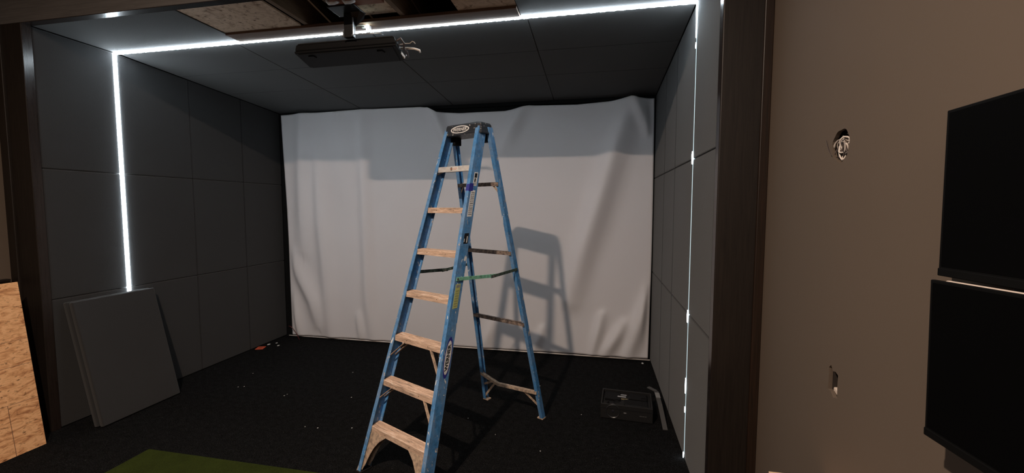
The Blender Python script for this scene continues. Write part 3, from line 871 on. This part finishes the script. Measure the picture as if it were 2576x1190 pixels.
sl = thing('grey_slat', 'dusty grey bent slat leaning between floor projector and right wall', 'slat', (1.27, 3.45, 0))
TS = Matrix.Translation((-1.27, -3.45, 0))
mb = MB(); P = [(1.262, 3.80, .128), (1.268, 3.62, .098), (1.276, 3.42, .020), (1.277, 3.375, .005)]
for a, c in zip(P, P[1:]):
    mb.bar(a, c, .036, .006)
mb.obj('strip', 'grey_slat', sl, mtx=TS)
MB().bar((1.20, 3.86, .138), (1.262, 3.80, .131), .034, .006).obj('bent_end', 'grey_slat', sl, mtx=TS)
MB().bar((1.2632, 3.77, .1285), (1.266, 3.70, .117), .037, .006).obj('worn_patch', 'slat_end', sl, mtx=TS)

# ------------------------------------------------------------------ spare panels leaning at the left
lean_x, lean = -3.087, math.atan2(.235, .99)
for i, la in enumerate(('spare charcoal panel leaning on left wall, the front one of the stack', 'spare charcoal panel leaning on left wall, behind the front one')):
    mb = MB(); Lh = 1.02
    mb.box(-T, 0, 0, .632, 0, Lh)
    o = mb.obj('acoustic_panel', 'fabric', bevel=.009, seg=3)
    o.location = (lean_x - i * .0415, 2.527 - i * .012, .0 + math.sin(lean) * T + .001); o.rotation_euler = (0, -lean, 0)
    tag(o, la, 'acoustic panel', 'spare panels leaning in a stack')
# OSB sheet leaning at the far left
mb = MB(); mb.box(-.012, 0, -1.45, 0, 0, 1.215)
ol = math.atan2(.155, 1.2)
o = mb.obj('osb_sheet', 'osb_warm'); o.location = (-3.249, 2.267, .003); o.rotation_euler = (0, -ol, 0)
tag(o, 'orange-brown OSB sheet leaning at the left edge beside the dark post', 'board')
for k, zz in enumerate((.36, .62, .80)):
    l_ = MB().box(-.0005, .0006, -1.45, -.001, zz, zz + .0022).obj('pencil_line', 'pencil', o)
MB().box(-.0005, .0006, -.165, -.162, 0, .36).obj('pencil_line', 'pencil', o)
MB().box(WL + .001, WL + .05, -.5, 2.36, 1.19, 1.205).obj('trim_4', 'stain', kind='structure')

# ------------------------------------------------------------------ turf mat, desk, monitors
tag(MB().box(-2.42, -.90, .80, 2.352, .0, .012).obj('turf_mat', 'turf', bevel=.004), 'green artificial turf mat on the black carpet', 'mat')
dk = thing('desk', 'pale wooden desk below the monitors, only its back corner showing', 'desk', (1.47, 1.1, 0))
TD = Matrix.Translation((-1.47, -1.1, 0))
MB().box(1.386, 1.574, .3, 1.72, .718, .74).obj('desktop', 'desk', dk, bevel=.002, mtx=TD)
for x in (1.40, 1.53):
    for y in (.34, 1.66):
        MB().box(x, x + .03, y, y + .03, 0, .718).obj('leg', 'desk', dk, mtx=TD)

def monitor(label, z0, z1, yfar, rotz, tilt, strip, xf=1.5):
    wid = .62; hh = z1 - z0
    r = thing('monitor', label, 'monitor', (xf, yfar, z0))
    r.rotation_euler = (tilt, 0, rotz)
    MB().box(0, .010, -wid, 0, 0, hh).obj('bezel', 'bezel', r, bevel=.002)
    MB().box(-.0008, .001, -wid + .008, -.008, .022, hh - .007).obj('display', 'screen_off', r)
    MB().box(-.0015, .004, -wid - .0005, .0012, -.0005, .018).obj('chin', 'bezel', r, bevel=.002)
    MB().box(.010, .021, -wid + .03, -.028, .03, hh + (.0015 if strip else -.004)).obj('housing', 'housing' if strip else 'black_plastic', r, bevel=.003)
    return r
monitor('upper black monitor on the right wall', 1.591, 1.981, 1.186, 0, R(-1.1), False, 1.53)
monitor('lower black monitor on the right wall with pale top edge', 1.212, 1.584, 1.149, R(-.4), R(-2.2), True)
wm = thing('wall_mount', 'dark bracket joining both monitors to the right wall', 'bracket', (1.56, .9, 1.15))
TWm = Matrix.Translation((-1.56, -.9, -1.15))
MB().box(1.566, 1.579, .78, 1.045, 1.50, 1.70).obj('plate', 'black_metal', wm, bevel=.003, mtx=TWm)
MB().box(1.545, 1.579, .80, .90, 1.20, 1.50).obj('plate', 'black_metal', wm, bevel=.003, mtx=TWm)

# ------------------------------------------------------------------ things in the wall holes
bd = thing('wire_bundle', 'tangle of pale wires stuffed in the round wall hole', 'wires', (WR + .02, 1.737, 1.93))
TB = Matrix.Translation((-WR - .02, -1.737, -1.93))
random.seed(3)
for k in range(40):
    pts = []
    a0 = random.uniform(0, 6.28); th_ = random.uniform(-.4, 1.3)
    ra, rb = random.uniform(.026, .048), random.uniform(.006, .026)
    oy = random.uniform(-.018, .018); oz = random.uniform(-.026, .012)
    span = random.uniform(2.2, 4.6)
    for j in range(16):
        a = a0 + span * j / 15
        p, q = ra * math.sin(a), rb * math.cos(a)
        yy, zz = oy + q * math.cos(th_) + p * math.sin(th_), oz + p * math.cos(th_) - q * math.sin(th_)
        rr_ = math.hypot(yy, zz)
        if rr_ > .049:
            yy *= .049 / rr_; zz *= .049 / rr_
        pts.append((WR + .032 - .0007 * k + .006 * math.sin(a * 1.7 + k), 1.737 + yy, 1.972 + zz))
    MB().tube(pts, random.choice((.0018, .0024, .003)), 6).obj('wire', random.choice(('cable_white', 'cable_grey', 'cable_white', 'cable_dark', 'cable_grey', 'cable_dark')), bd, smooth=True, mtx=TB)
tag(MB().box(WR + .040, WR + .058, 1.70, 1.775, 1.925, 1.990).obj('gypsum_scrap', 'gypsum', bevel=.006), 'pale backing behind the wires in the round hole', 'plaster')
MB().tube([(WR - .004, 1.786, 1.945), (WR - .006, 1.80, 1.962), (WR - .006, 1.815, 1.985), (WR - .004, 1.830, 2.008)], .0012, 6).obj('loose_wire', 'cable_dark', bd, mtx=TB)
mb = MB(); mb.box(WR + .020, WR + .058, 1.66, 1.745, 1.062, 1.085)
tag(mb.obj('gypsum_rubble', 'gypsum', bevel=.004), 'crumbled white plaster at the bottom of the rectangular wall hole', 'plaster')
MB().box(WR + .0142, WR + .058, 1.735, 1.75, 1.06, 1.18).obj('wall_right', 'cavity', kind='structure')

# ------------------------------------------------------------------ litter on the carpet
ot = thing('orange_tag', 'small orange plastic tag on the carpet by the left wall', 'tag', (-3.35, 4.41, 0), .35)
MB().box(-.045, .045, -.05, .05, .001, .008).obj('plate', 'orange', ot, bevel=.002)
MB().box(-.02, .02, -.012, .012, .0075, .0088).obj('printed_mark', 'orange_dark', ot)
scr = [(-3.357, 4.554, .016, 'round white scrap beside the orange tag'), (-3.30, 4.62, .010, 'white scrap on the carpet near the screen, left of its neighbour'),
       (-3.203, 4.537, .012, 'white scrap right of the round one near the orange tag'), (1.253, 4.826, .012, 'curled pale scrap below the screen, bottom right corner')]
for sx_, sy_, sr, la in scr:
    mb = MB(); k = 7
    pts = [(sx_ + sr * random.uniform(.7, 1.2) * math.cos(a * 2 * math.pi / k), sy_ + 1.5 * sr * random.uniform(.7, 1.2) * math.sin(a * 2 * math.pi / k)) for a in range(k)]
    mb.hexa([(x, y, .001) for x, y in pts], [(x, y, .006) for x, y in pts])
    tag(mb.obj('paper_scrap', 'paper'), la, 'scrap', 'white scraps on the carpet')
tiny = [(-2.807, 3.707), (-2.632, 3.411), (-2.682, 3.392), (-2.102, 3.313), (-2.098, 3.345), (-1.47, 3.406), (-1.426, 2.865), (-1.538, 2.862), (-.525, 4.412), (-1.792, 3.942), (-1.16, 2.918), (-.3, 3.25), (-1.05, 3.20), (-.02, 3.05), (.35, 2.9), (.62, 3.5), (.2, 4.0)]
mb = MB()
for x, y in tiny:
    s_ = random.uniform(.003, .0055); a = random.uniform(0, 3)
    mb.hexa([(x + s_ * math.cos(a + q), y + s_ * 1.4 * math.sin(a + q), .0005) for q in (0, 2.1, 4.2)], [(x + s_ * math.cos(a + q), y + s_ * 1.4 * math.sin(a + q), .004) for q in (0, 2.1, 4.2)])
o = mb.obj('lint', 'paper'); tag(o, 'tiny pale specks of lint scattered over the black carpet', 'lint'); o['kind'] = 'stuff'
